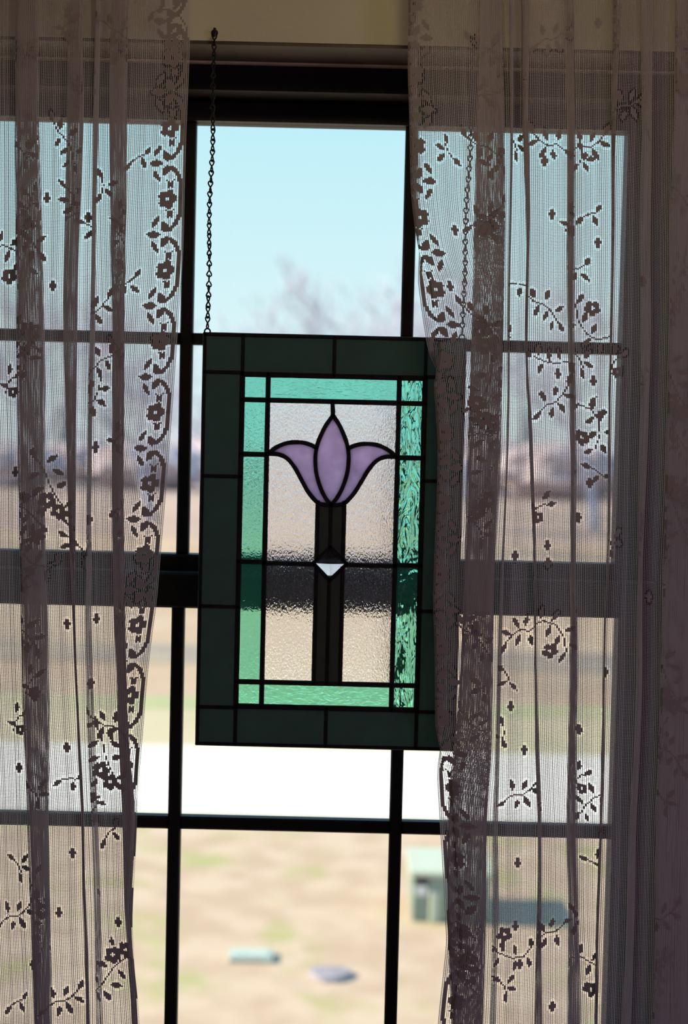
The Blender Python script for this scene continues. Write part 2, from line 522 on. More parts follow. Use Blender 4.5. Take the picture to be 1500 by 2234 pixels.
# lead
lead = MB()
def came(pts, wd, th=0.0028):
    """rounded strip of lead along a polyline in panel units"""
    P = [Vector((a, b, 0)) for a, b in pts]
    b0 = len(lead.v)
    n = len(P)
    prof = [(-0.5, 0.35), (-0.3, 1), (0.3, 1), (0.5, 0.35), (0.5, -0.35), (0.3, -1), (-0.3, -1), (-0.5, -0.35)]
    for i, p in enumerate(P):
        t = (P[min(i + 1, n - 1)] - P[max(i - 1, 0)]).normalized()
        nn = Vector((-t.y, t.x, 0))
        ext = t * (-wd * 0.35 if i == 0 else wd * 0.35 if i == n - 1 else 0)
        ww = wd * (1 + 0.10 * mnoise.noise(Vector((p.x * 0.07, p.y * 0.07, wd))))
        for s_, d_ in prof:
            q = p + ext + nn * s_ * ww
            lead.v.append(pp(q.x, q.y, PY - d_ * th))
    m_ = len(prof)
    for i in range(n - 1):
        for k in range(m_):
            k2 = (k + 1) % m_
            lead.f.append((b0 + i * m_ + k, b0 + i * m_ + k2, b0 + (i + 1) * m_ + k2, b0 + (i + 1) * m_ + k))
    lead.f.append(tuple(b0 + k for k in range(m_ - 1, -1, -1)))
    lead.f.append(tuple(b0 + (n - 1) * m_ + k for k in range(m_)))
def ln(a0, b0, a1, b1, wd, n=12):
    came([(a0 + (a1 - a0) * i / n, b0 + (b1 - b0) * i / n) for i in range(n + 1)], wd)
for q in ((3, 3, 569, 3), (3, 895, 569, 895), (3, 3, 3, 895), (569, 3, 569, 895)):
    ln(*q, 9)
for q in ((V1, H1, V4, H1), (V1, H4, V4, H4), (V1, H1, V1, H4), (V4, H1, V4, H4)):
    ln(*q, 12)
for q in ((V2, H1, V2, H4), (V3, H1, V3, H4), (V1, H2, V4, H2), (V1, H3, V4, H3)):
    ln(*q, 11)
for b in (84, 309, 593, 814):
    ln(5, b, V1, b, 9, 4); ln(V4, b, V5 - 2, b, 9, 4)
for a in (V1, MIDA, V4):
    ln(a, 5, a, H1, 9, 4); ln(a, H4, a, 893, 9, 4)
for b in (260, 494):
    ln(V1, b, V2, b, 11, 4); ln(V3, b, V4, b, 11, 4)
ln(V2, 496, 250, 496, 11, 6); ln(323, 496, V3, 496, 11, 6)
ln(284, H2, 286, 172, 10, 4)
for fn in (lambda p: p, mir):
    came(fn(LT), 10); came(fn(LB), 10); came(fn(CLa), 10); came(fn(CLb), 10)
    ln(*((257, 360, 257, 486) if fn is not mir else (315, 360, 315, 486)), 10)
    ln(*((257, 503, 257, H3) if fn is not mir else (315, 503, 315, H3)), 10)
ln(MIDA, 364, MIDA, 460, 9); ln(MIDA, 528, MIDA, H3, 9)
dm = [(DC[0], DC[1] - 37), (DC[0] + 37, DC[1]), (DC[0], DC[1] + 37), (DC[0] - 37, DC[1])]
for i in range(4):
    a, b = dm[i], dm[(i + 1) % 4]
    ln(*a, *b, 9, 4)
lead.build('lead_came', M['lead'], panel, False)
# solder hanging loops at the top corners
LOOPS = [pp(8, -3, PY), pp(563, -3, PY)]
for lx, ly, lz in LOOPS:
    pts = [(lx + 0.0035 * math.cos(t), ly, lz + 0.0035 * math.sin(t)) for t in np.linspace(0, 2 * math.pi, 12, endpoint=False)]
    MB().tube(pts, 0.0010, 6, closed=True).build('hanging_loop', M['chain'], panel, True)

# ------------------------------------------------------------------ chains and hooks
def link_mesh(L=0.0143):
    """one figure-eight jack chain link: front loop above, loop turned a quarter below"""
    wr = 0.00095
    s = MB()
    def loop(sgn, turned):
        pts = []
        for t in np.linspace(0, 2 * math.pi, 16, endpoint=False):
            # teardrop: the wide end away from the waist
            rr = 0.0036 * (math.sin(t))
            zz = 0.5 * (1 - math.cos(t))
            wide = 0.25 + 0.85 * zz ** 0.9
            x = rr * wide
            z = sgn * (zz * L / 2)
            pts.append((0, x, z) if turned else (x, 0, z))
        s.tube(pts, wr, 6, closed=True)
    loop(1, False)
    loop(-1, True)
    me = bpy.data.meshes.new('link')
    me.from_pydata(s.v, [], s.f)
    me.polygons.foreach_set('use_smooth', [True] * len(me.polygons))
    me.materials.append(M['chain'])
    return me
LM = link_mesh()
def chain(top, bot, label, twist):
    root = props(empty('hanging_chain', bot), label, 'chain', 'chains holding the glass panel')
    tv, bv = Vector(top), Vector(bot)
    ln_ = (tv - bv).length
    pitch = 0.0143 - 0.0017
    n = int(round(ln_ / pitch))
    for i in range(n):
        p = bv.lerp(tv, (i + 0.5) / n)
        p += Vector((0.0012 * math.sin(i * 0.45), 0, 0)) * math.sin(math.pi * i / n)
        o = bpy.data.objects.new('link', LM)
        COL.objects.link(o)
        o.parent = root
        o.location = p - bv
        o.rotation_euler = (0, 0, i * math.pi / 2 * 2 + twist(i / n))
    return root
for k, (lp, px, lab) in enumerate(((LOOPS[0], 467, 'dark jack chain hanging in plain view at the panel\'s left corner'),
                                   (LOOPS[1], 1033, 'dark jack chain behind the right lace curtain at the panel\'s right corner'))):
    tp = at(px, 92 + 14 * k, PY - 0.002)
    tx = lp[0] + (0.004 if k == 0 else -0.001)
    tp = Vector((tp.x, PY, 1.998))
    chain(tp, (lp[0], PY, lp[2] + 0.0045), lab, (lambda t: 0.5 + 2.4 * math.sin(t * 3.3)) if k == 0 else (lambda t: 0.35 * math.sin(t * 9)))
    h = MB()
    hp = []
    for t in np.linspace(-0.3, math.pi * 1.35, 12):
        hp.append((tp.x + 0.0045 * math.sin(t) * 0.5, PY - 0.0 - 0.004 * math.cos(t) * 0.6 + 0.002, tp.z + 0.003 - 0.0045 * math.cos(t)))
    hk = props(empty('wall_hook', (tp.x, WF, tp.z)), ('small dark hook on the wall above the uncovered chain' if k == 0 else
               'small dark hook on the wall behind the right lace curtain'), 'hook', 'hooks above the window')
    MB().tube([(tp.x, WF + 0.004, tp.z + 0.004), (tp.x, WF - 0.006, tp.z + 0.004), (tp.x, PY - 0.002, tp.z - 0.002), (tp.x, PY - 0.006, tp.z + 0.0005), (tp.x + 0.001, PY - 0.0075, tp.z + 0.006)], 0.0016, 8).build('hook_wire', M['chain'], hk, True)
    cap = MB()
    cap.tube([(tp.x - 0.001, WF, tp.z + 0.005), (tp.x - 0.001, WF - 0.003, tp.z + 0.005)], [0.0045, 0.003], 10)
    cap.build('hook_plate', M['chain'], hk, True)

# ------------------------------------------------------------------ lace curtains
CY = -0.175
PXM = (at(760, 1117, CY).x - at(750, 1117, CY).x) / 10     # metres per photo pixel at the curtain
CU, CV = 4.05, 3.2
DU, DV = CU * PXM, CV * PXM                              # lace cell
ZT, ZB = 2.105, 0.60
NZ = 190
ZC = np.linspace(ZT, ZB, NZ)
NROW = int((ZT - ZB) / DV)

def pchip(x, y, xi):
    x, y = np.asarray(x, float), np.asarray(y, float)
    h = np.diff(x)
    d = np.diff(y) / h
    m = np.zeros_like(y)
    for k in range(1, len(y) - 1):
        if d[k - 1] * d[k] > 0:
            w1, w2 = 2 * h[k] + h[k - 1], h[k] + 2 * h[k - 1]
            m[k] = (w1 + w2) / (w1 / d[k - 1] + w2 / d[k])
    m[0], m[-1] = d[0], d[-1]
    i = np.clip(np.searchsorted(x, xi) - 1, 0, len(x) - 2)
    t = (xi - x[i]) / h[i]
    t2, t3 = t * t, t ** 3
    return (2 * t3 - 3 * t2 + 1) * y[i] + (t3 - 2 * t2 + t) * h[i] * m[i] + (-2 * t3 + 3 * t2) * y[i + 1] + (t3 - t2) * h[i] * m[i + 1]

def curve(keys):
    """x in world along ZC for a list of (px, py) keys"""
    P = [at(px, py, CY) for py, px in keys]
    zs = [-p.z for p in P]
    xs = [p.x for p in P]
    zi = np.clip(-ZC, zs[0], zs[-1])
    x = pchip(zs, xs, zi)
    return x

class Curtain:
    def __init__(s, sg, edge, bands, roll, outer_px, seed):
        s.sg = sg
        E = curve(edge) * sg
        nz = NZ
        roll = curve(roll) * sg if roll else None     # hidden curled edge
        U0 = 24 * PXM
        B = []
        for nl, ds, lft, rgt in bands:
            a, b = curve(lft) * sg, curve(rgt) * sg
            near, far = np.minimum(a, b), np.maximum(a, b)
            B.append((near, far, nl, ds))
        # reference offsets of each flat
        refs = [(np.zeros(nz), E)]
        Uk = [0.0]
        T1s = []
        for near, far, nl, ds in B:
            U, X = Uk[-1], refs[-1][1]
            T1 = U + far - X
            T1s.append(T1)
            wdt = far - near
            Uk.append(float(np.max(T1 + (nl - 1.0 + (1.0 if nl == 3 else 0.0)) * wdt)))
            refs.append((None, far))
        rows = []
        yrows = []
        umax = 0
        outer = at(outer_px, 1117, CY).x * sg
        umax = max(Uk[-1] + np.max(outer - refs[-1][1]), 0)
        s.ncol = int(umax / DU) + 1
        s.U = np.arange(s.ncol + 1) * DU
        s.X = np.zeros((nz, s.ncol + 1))
        s.Y = np.zeros((nz, s.ncol + 1))
        s.mid = np.zeros((nz, s.ncol + 1), bool)
        e = 5 * PXM
        for r in range(nz):
            ku, kq, ky = [], [], []
            def add(u, q, y):
                if ku and u <= ku[-1] + 1e-5:
                    u = ku[-1] + 2e-5
                ku.append(u); kq.append(q); ky.append(y)
            if roll is not None:
                rl = roll[r] - E[r]                     # how far the edge is curled back
                rl = max(rl, 0)
                add(0, E[r] + rl, 0.006 if rl > 3 * PXM else 0.0)
                fl = min(1, rl / (20 * PXM))
                add(U0, E[r] + (1 - fl) * U0, 0.0)
                add(U0 + e, E[r] + (1 - fl) * U0 + e, -0.003)
                base = lambda q: U0 + (q - (E[r] + (1 - fl) * U0))
            else:
                add(0, E[r], -0.002)
                base = lambda q: q - E[r]
            for k, (near, far, nl, ds) in enumerate(B):
                n_, f_ = near[r], far[r]
                # this flat runs out behind the fold to f_, turns back to n_, turns out again
                u1 = base(f_)
                add(max(u1 - (f_ - n_) - e, ku[-1] + 1e-4), max(n_ - e, kq[-1] + 1e-5), 0.004 * ds)
                add(max(u1 - e, ku[-1] + 1e-4), f_ - e * 0.8, 0.008 * ds)
                add(max(u1, ku[-1] + e * 0.5), f_, 0.005 * ds)
                u2 = Uk[k + 1] - (f_ - n_)
                u2 = max(u2, ku[-1] + 2 * e * (nl - 2))
                ua = ku[-1]
                s.mid[r] |= (s.U > ua - e) & (s.U < u2 + e)
                for h_ in range(1, nl - 2):
                    add(ua + (u2 - ua) * h_ / (nl - 2), n_ + 2 * PXM if h_ % 2 else f_ - 2 * PXM, (0.005 - 0.011 * h_ / (nl - 2)) * ds)
                add(u2, n_, -0.006 * ds)
                U_, F_ = Uk[k + 1], f_
                add(u2 + e, n_ + e * 0.9, -0.009 * ds)
                add(u2 + (f_ - n_) , f_ - 1e-5, -0.008 * ds)
                base = (lambda U_, F_: (lambda q: U_ + q - F_))(U_, F_)
            add(base(outer) if base(outer) > ku[-1] else ku[-1] + e, outer, 0.0)
            add(max(umax, ku[-1]) + 0.05, outer + max(umax - ku[-2], 0) + 0.05, 0.0)
            q = pchip(ku, kq, s.U)
            s.X[r] = q * sg
            s.Y[r] = CY + pchip(ku, ky, s.U)
        # slow ripples of the cloth
        uu, zz = np.meshgrid(s.U, ZC)
        s.Y += 0.0025 * np.sin(uu * 55 + 2.0 * np.sin(zz * 3 + seed)) * np.cos(zz * 2.1 + seed)
        s.X += PXM * 1.0 * np.sin(zz * 19 + uu * 30 + seed)
        s.zo = 0.0025 * np.sin(s.U * 38 + seed) + 0.0012 * np.sin(s.U * 97 + 2 * seed)
        s.skip = np.zeros((NROW, s.ncol), bool)
        s.fill = np.zeros((NROW, s.ncol), bool)

    def corner(s, i, j):
        """surface point at row line i and column line j"""
        z = ZT - i * DV
        t = (ZT - z) / (ZT - ZB) * (NZ - 1)
        k = min(int(t), NZ - 2)
        t -= k
        return (s.X[k, j] * (1 - t) + s.X[k + 1, j] * t, s.Y[k, j] * (1 - t) + s.Y[k + 1, j] * t - 0.0003, z + s.zo[j])

    def locate(s, px, py):
        """cell under a photo pixel on the layer nearest the room"""
        p = at(px, py, CY)
        k = int(np.clip((ZT - p.z) / (ZT - ZB) * (NZ - 1), 0, NZ - 1))
        d = np.abs(s.X[k] - p.x)
        c = np.where(d < max(d.min() * 1.5, DU * 0.8))[0]
        j = c[np.argmin(s.Y[k][c])]
        return (ZT - p.z) / DV, float(j)

    def patch(s, name, cells, parent, m):
        off = wroot(parent)
        idx, v, fs = {}, [], []
        def g(i, j):
            if (i, j) not in idx:
                idx[(i, j)] = len(v)
                v.append(tuple(Vector(s.corner(i, j)) - off))
            return idx[(i, j)]
        for i, j in cells:
            fs.append((g(i, j), g(i + 1, j), g(i + 1, j + 1), g(i, j + 1)))
            s.fill[i, j] = True
        me = bpy.data.meshes.new(name)
        me.from_pydata(v, [], fs)
        me.update()
        return link(name, me, m, parent)

    def raster(s, test, i0, j0, rad):
        """cells whose centre (in pixels from the anchor) passes the test"""
        ri, rj = int(rad / CV) + 2, int(rad / CU) + 2
        out = []
        for i in range(int(i0) - ri, int(i0) + ri + 1):
            if not 0 <= i < NROW:
                continue
            for j in range(int(j0) - rj, int(j0) + rj + 1):
                if not 0 <= j < s.ncol:
                    continue
                if test((j + 0.5 - j0) * CU, (i + 0.5 - i0) * CV):
                    out.append((i, j))
        return out

    def net(s, root):
        off = np.array(wroot(root))
        dil = s.fill.copy()
        for k in range(2):
            d2 = dil.copy()
            d2[1:] |= dil[:-1]; d2[:-1] |= dil[1:]
            if k == 0:
                d2[:, 1:] |= dil[:, :-1]; d2[:, :-1] |= dil[:, 1:]
            dil = d2
        drop = dil & ~s.fill & (rng.random(dil.shape) < 0.85)
        drop[:, :2] = False
        vw, hw = 0.74e-3 / 2, 0.46e-3 / 2
        # warp threads
        Tx = np.gradient(s.X, axis=1)
        Ty = np.gradient(s.Y, axis=1)
        L = np.sqrt(Tx ** 2 + Ty ** 2) + 1e-9
        Tx, Ty = Tx / L, Ty / L
        nz, nc = s.X.shape
        Z = ZC[:, None] + s.zo[None, :]
        wid = vw * (1 + 0.18 * rng.standard_normal((1, nc)))
        a = np.stack([s.X - Tx * wid, s.Y - Ty * wid, Z], -1)
        b = np.stack([s.X + Tx * wid, s.Y + Ty * wid, Z], -1)
        V1 = np.stack([a, b], 2).reshape(-1, 3)
        id1 = np.arange(nz * nc * 2).reshape(nz, nc, 2)
        F1 = np.stack([id1[:-1, :, 0], id1[1:, :, 0], id1[1:, :, 1], id1[:-1, :, 1]], -1).reshape(-1, 4)
        # weft threads
        zi = ZT - (np.arange(NROW) + 0.5) * DV
        t = (ZT - zi) / (ZT - ZB) * (NZ - 1)
        k = np.minimum(t.astype(int), NZ - 2)
        t = (t - k)[:, None]
        Xr = s.X[k] * (1 - t) + s.X[k + 1] * t
        Yr = s.Y[k] * (1 - t) + s.Y[k + 1] * t
        Zr = zi[:, None] + s.zo[None, :]
        a = np.stack([Xr, Yr, Zr - hw], -1)
        b = np.stack([Xr, Yr, Zr + hw], -1)
        V2 = np.stack([a, b], 2).reshape(-1, 3)
        id2 = np.arange(NROW * nc * 2).reshape(NROW, nc, 2) + len(V1)
        F2 = np.stack([id2[:, :-1, 0], id2[:, 1:, 0], id2[:, 1:, 1], id2[:, :-1, 1]], -1)
        F2 = F2[~(drop | s.fill)]
        V = np.concatenate([V1, V2]) - off
        F = np.concatenate([F1, F2])
        me = bpy.data.meshes.new('netting')
        me.vertices.add(len(V))
        me.vertices.foreach_set('co', V.astype(np.float32).ravel())
        me.loops.add(F.size)
        me.loops.foreach_set('vertex_index', F.astype(np.int32).ravel())
        me.polygons.add(len(F))
        me.polygons.foreach_set('loop_start', np.arange(0, F.size, 4, dtype=np.int32))
        me.update(calc_edges=True)
        return link('netting', me, M['net'], root)

def t_leaf(cx, cy, ang, ln_, wd):
    ca, sa = math.cos(ang), math.sin(ang)
    def t(x, y):
        dx, dy = x - cx, y - cy
        u, v = dx * ca + dy * sa, -dx * sa + dy * ca
        q = abs(u) / (ln_ / 2)
        return q < 1 and abs(v) < wd / 2 * (1 - q ** 1.7)
    return t
def t_stroke(pts, wd):
    def t(x, y):
        for (x0, y0), (x1, y1) in zip(pts, pts[1:]):
            dx, dy = x1 - x0, y1 - y0
            q = max(0, min(1, ((x - x0) * dx + (y - y0) * dy) / (dx * dx + dy * dy + 1e-9)))
            if math.hypot(x - x0 - q * dx, y - y0 - q * dy) < wd / 2:
                return True
        return False
    return t
def t_flower(cx, cy, r, rot, n=5):
    def t(x, y):
        dx, dy = x - cx, y - cy
        d = math.hypot(dx, dy)
        if d < r * 0.2:
            return False
        for k in range(n):
            a = rot + 2 * math.pi * k / n
            if math.hypot(dx - 0.58 * r * math.cos(a), dy - 0.58 * r * math.sin(a)) < 0.40 * r:
                return True
        return False
    return t
def t_star(cx, cy, r):
    def t(x, y):
        dx, dy = abs(x - cx), abs(y - cy)
        return dx + 0.75 * dy < r or (dx < r * 0.35 and dy < r * 1.25)
    return t

# sprig shapes: stem polyline, leaves (x, y, angle deg, length, width), flowers (x, y, r) in photo pixels, y down
SPRIGS = {
    'three': ([(-16, -14), (-4, 0), (2, 16)], [(-22, -18, 40, 24, 11), (12, -14, -55, 26, 11), (14, 8, 20, 26, 11), (0, 28, 85, 24, 10)], []),
    'pair': ([(-14, 8), (2, -2), (16, -6)], [(22, -14, -50, 24, 10), (-20, 16, 130, 26, 11), (14, 12, 70, 24, 11)], []),
    'branch': ([(-48, -34), (-28, -16), (-4, -6), (12, 10), (26, 34)], [(-54, -42, 65, 26, 11), (-30, -34, 80, 26, 13), (-22, 4, 105, 26, 10), (2, -28, -60, 28, 13), (-2, 16, 120, 26, 10), (30, 4, -35, 26, 11), (12, 40, 115, 24, 10), (34, 44, 70, 22, 10)], []),
    'cluster': ([(-30, -60), (-14, -30), (-4, 0), (10, 28), (28, 50)], [(-34, -70, 80, 28, 11), (4, -56, -35, 30, 12), (-34, -22, 150, 28, 12), (16, -28, 15, 30, 12), (22, 0, -30, 28, 12), (-28, 10, 160, 28, 12), (38, 40, -40, 26, 11), (34, 62, 40, 28, 12), (-20, 62, 120, 24, 10)], [(-10, 34, 20), (14, 58, 19)]),
    'spray': ([(-40, 10), (-18, -4), (0, -2), (18, -14), (36, -34)], [(-46, 16, 150, 24, 10), (-24, -24, 75, 28, 12), (-12, 18, 110, 26, 12), (6, -26, -70, 26, 11), (12, 12, 65, 28, 12), (34, -10, 25, 28, 11), (40, -44, -65, 26, 11)], []),
    'bud': ([(-14, 24), (-8, 4), (4, -10)], [(-4, -26, -75, 26, 12), (16, -14, -35, 26, 11), (-18, 8, 200, 22, 10)], [(2, 24, 13)]),
    'garland': ([(-40, -30), (-16, -38), (10, -26), (28, 0), (34, 34)], [(-46, -20, 110, 26, 11), (-20, -56, -80, 24, 11), (10, -44, -45, 26, 11), (-6, -14, 110, 26, 11), (42, -14, -30, 24, 10), (14, 10, 115, 28, 12), (50, 24, 40, 26, 11), (24, 48, 120, 26, 11)], [(-2, 30, 18)]),
}
def build_curtain(sg, edge, bands, roll, outer, seed, label, bord_phase, bord_off, sprigs, dots, extra):
    c = Curtain(sg, edge, bands, roll, outer, seed)
    p0 = at(edge[8][1], 1117, CY)
    root = props(empty('lace_curtain', (p0.x + sg * 0.12, CY, ZB)), label, 'curtain', 'lace curtains at the window')
    # border repeats along the inner edge; x counts pixels from the edge into the cloth
    def cells(t, i0, j0, rad):
        return c.raster(t, i0, j0, rad)
    for k in range(-3, 17):
        i0 = ((ZT - at(edge[0][1], bord_phase + 155.5 * k, CY).z) / DV)
        j0 = bord_off / CU
        curl = [(7, -78), (7, -58), (10, -38), (17, -22), (28, -11), (39, -9), (46, -15), (45, -23)]
        t1, t2 = t_stroke(curl, 9), t_stroke([(x, -y) for x, y in curl], 9)
        blob_ = lambda x, y: math.hypot(x - 42, abs(y) - 16) < 8.5 and abs(y) > 8
        line = t_stroke([(7, -78), (7, -45)], 8)
        cc = cells(lambda x, y: t1(x, y) or t2(x, y) or blob_(x, y), i0, j0, 90)
        if len(cc) < 8:
            continue
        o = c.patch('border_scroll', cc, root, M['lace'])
        for lf in ((64, 0, 0, 32, 16), (61, -27, 60, 30, 11), (61, 27, -60, 30, 11)):
            q = cells(t_leaf(lf[0], lf[1], R(lf[2]), lf[3], lf[4]), i0, j0, 100)
            if q: c.patch('leaf', q, o, M['lace'])
        q = cells(t_flower(36, 77.5, 22, math.pi, 5), i0, j0, 110)
        if q: c.patch('flower', q, o, M['lace'])
        for by in (46, 109):
            ta = t_leaf(30, by, R(50), 26, 8); tb = t_leaf(31, by, R(-50), 26, 8)
            q = cells(lambda x, y: ta(x, y) or tb(x, y), i0, j0, 130)
            if q: c.patch('bow', q, o, M['lace'])
    def put(kind, i0, j0, rot=0, flip=1, inside=False):
        stem, leaves, flowers = SPRIGS[kind]
        ca, sa = math.cos(rot), math.sin(rot)
        tr = lambda x, y: ((flip * x * ca - y * sa) * sg, flip * x * sa + y * ca)
        row = lambda i: min(int(i * DV / (ZT - ZB) * (NZ - 1)), NZ - 1)
        free = lambda q: [t for t in q if not c.fill[t] and (not inside or c.mid[row(t[0]), t[1]])]
        q = free(cells(t_stroke([tr(*p) for p in stem], 3.1), i0, j0, 95))
        if len(q) < 3:
            return
        o = c.patch('leaf_sprig', q, root, M['lace'])
        for (x, y, a, l, w_) in leaves:
            X, Y = tr(x, y)
            A = R(a)
            dx, dy = tr(math.cos(A), math.sin(A))
            q = free(cells(t_leaf(X, Y, math.atan2(dy, dx), l, w_), i0, j0, 110))
            if len(q) > 2: c.patch('leaf', q, o, M['lace'])
        for (x, y, r) in flowers:
            X, Y = tr(x, y)
            q = free(cells(t_flower(X, Y, r, 0.4), i0, j0, 110))
            if len(q) > 2: c.patch('flower', q, o, M['lace'])
    for spec in sprigs:
        kind, px, py = spec[:3]
        rot = R(spec[3]) if len(spec) > 3 else 0
        fl = spec[4] if len(spec) > 4 else 1
        i0, j0 = c.locate(px, py)
        put(kind, i0, j0, rot, fl)
    for px, py in dots:
        i0, j0 = c.locate(px, py)
        q = [t for t in cells(t_star(0, 0, 9.0), i0, j0, 18) if not c.fill[t]]
        if len(q) > 2: c.patch('star_dot', q, root, M['lace'])
    rr = random.Random(seed * 11)
    for _ in range(extra):                        # sprigs worked into the cloth inside the folds
        i0 = rr.randint(10, NROW - 10)
        k0 = min(int(i0 * DV / (ZT - ZB) * (NZ - 1)), NZ - 1)
        js = np.where(c.mid[k0])[0]
        put(rr.choice(['three', 'pair', 'branch', 'bud', 'spray', 'cluster']), i0, float(rr.choice(list(js))), rr.uniform(0, 6.28), rr.choice((1, -1)), True)
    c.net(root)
    return root

YS = (-200, 20, 260, 500, 740, 980, 1200, 1320, 1500, 1640, 1780, 2000, 2200, 2450)
def K(*xs):
    return list(zip(YS, xs))
edgeL = [(-200, 412), (20, 412), (130, 412), (260, 408), (420, 403), (540, 399), (700, 388), (840, 380), (980, 370), (1200, 350), (1320, 340), (1400, 330), (1500, 320), (1600, 312), (1700, 303), (1780, 298), (1850, 295), (2000, 289), (2100, 293), (2200, 302), (2450, 315)]
bandsL = [
    (5, 1, K(240, 240, 238, 240, 245, 243, 245, 247, 254, 259, 265, 272, 285, 292), K(282, 282, 278, 275, 273, 270, 272, 274, 277, 284, 295, 287, 300, 308)),
    (3, -1, K(209, 209, 206, 201, 196, 192, 188, 186, 190, 194, 199, 206, 211, 214), K(217, 216, 213, 208, 203, 199, 197, 196, 201, 206, 211, 217, 222, 226)),
    (5, 1, K(152, 150, 145, 140, 138, 144, 151, 157, 163, 169, 176, 181, 187, 190), K(184, 182, 182, 175, 169, 166, 166, 166, 170, 176, 183, 190, 196, 200)),
    (5, -1, K(36, 36, 36, 36, 38, 42, 45, 48, 52, 57, 62, 69, 76, 80), K(82, 82, 82, 90, 95, 96, 98, 102, 105, 106, 106, 108, 110, 112)),
]
sprL = [('three', 60, 110), ('bud', 150, 60), ('branch', 275, 90), ('garland', 375, 60), ('three', 60, 330), ('branch', 150, 320, 20), ('pair', 298, 345), ('three', 228, 415, 30),
        ('pair', 195, 490, 60), ('bud', 272, 480), ('branch', 60, 520), ('three', 280, 620, 90), ('spray', 200, 690), ('garland', 22, 570), ('branch', 60, 760, 40), ('spray', 160, 450, 80),
        ('branch', 215, 800, 0, -1), ('spray', 205, 880, -30), ('three', 270, 770), ('bud', 262, 960), ('cluster', 112, 1060), ('branch', 62, 1110), ('pair', 270, 1110), ('garland', 80, 1200, 180),
        ('bud', 22, 830), ('spray', 158, 1180, 90), ('three', 185, 1200), ('bud', 50, 1250), ('pair', 150, 1700, 20), ('cluster', 232, 1650, 10), ('spray', 230, 1590, 0, -1), ('pair', 238, 1820, -20),
        ('bud', 38, 1570), ('three', 38, 1890), ('spray', 35, 2005), ('pair', 35, 2190), ('cluster', 245, 2120, -160, -1), ('spray', 140, 2185), ('three', 85, 1720), ('bud', 75, 1480), ('bud', 205, 1760, 180)]
dotL = [(104, 437), (117, 628), (193, 470), (30, 1030), (208, 980), (197, 1135), (147, 1362), (212, 1353), (200, 1490), (147, 1632), (36, 1677), (157, 1860), (133, 1990), (258, 2013), (65, 2110), (66, 755), (325, 1300), (66, 1405), (80, 1515)]
build_curtain(-1, edgeL, bandsL, None, -70, 1, 'lace curtain hanging left of the stained glass panel, tapering towards the bottom', 360, 0, sprL, dotL,
              46)

edgeR = [(-200, 890), (20, 890), (130, 888), (260, 892), (420, 897), (540, 903), (620, 912), (700, 922), (760, 932), (820, 942), (900, 950), (1000, 955), (1100, 953), (1200, 948), (1300, 944), (1400, 946), (1500, 948), (1620, 950), (1700, 955), (1800, 960), (1900, 965), (2000, 970), (2060, 973), (2120, 968), (2200, 960), (2450, 940)]
rollR = [(y, x + (20 if y < 500 else 12 if y < 560 else 30 if 850 < y < 1560 else 14 if 800 < y < 1640 else 0)) for y, x in edgeR]
bandsR = [
    (5, -1, K(1047, 1045, 1040, 1035, 1028, 1021, 1015, 1010, 1002, 990, 977, 976, 985, 990), K(1095, 1095, 1100, 1100, 1097, 1090, 1080, 1077, 1073, 1070, 1062, 1058, 1052, 1050)),
    (3, 1, K(1110, 1110, 1110, 1108, 1106, 1102, 1094, 1088, 1082, 1078, 1074, 1072, 1066, 1062), K(1121, 1121, 1119, 1116, 1113, 1109, 1102, 1098, 1092, 1090, 1088, 1088, 1082, 1080)),
    (5, 1, K(1136, 1136, 1139, 1146, 1145, 1154, 1161, 1163, 1165, 1167, 1170, 1170, 1165, 1163), K(1157, 1156, 1154, 1155, 1152, 1162, 1168, 1170, 1173, 1176, 1180, 1182, 1184, 1184)),
    (5, -1, K(1232, 1232, 1236, 1237, 1240, 1244, 1246, 1246, 1242, 1239, 1237, 1240, 1238, 1238), K(1250, 1250, 1252, 1253, 1252, 1255, 1255, 1256, 1257, 1256, 1258, 1260, 1265, 1267)),
    (5, 1, K(1335, 1335, 1333, 1332, 1329, 1325, 1321, 1316, 1314, 1310, 1306, 1300, 1296, 1290), K(1355, 1354, 1346, 1341, 1336, 1332, 1328, 1323, 1321, 1318, 1314, 1308, 1303, 1298)),
    (3, 1, K(1395, 1395, 1397, 1395, 1395, 1392, 1390, 1388, 1384, 1380, 1372, 1365, 1355, 1350), K(1425, 1425, 1422, 1420, 1420, 1412, 1404, 1402, 1400, 1396, 1390, 1384, 1378, 1372)),
    (3, 1, K(1470, 1470, 1465, 1458, 1455, 1450, 1445, 1440, 1436, 1432, 1428, 1424, 1420, 1418), K(1530, 1530, 1530, 1525, 1522, 1520, 1515, 1512, 1510, 1508, 1505, 1502, 1500, 1500)),
]
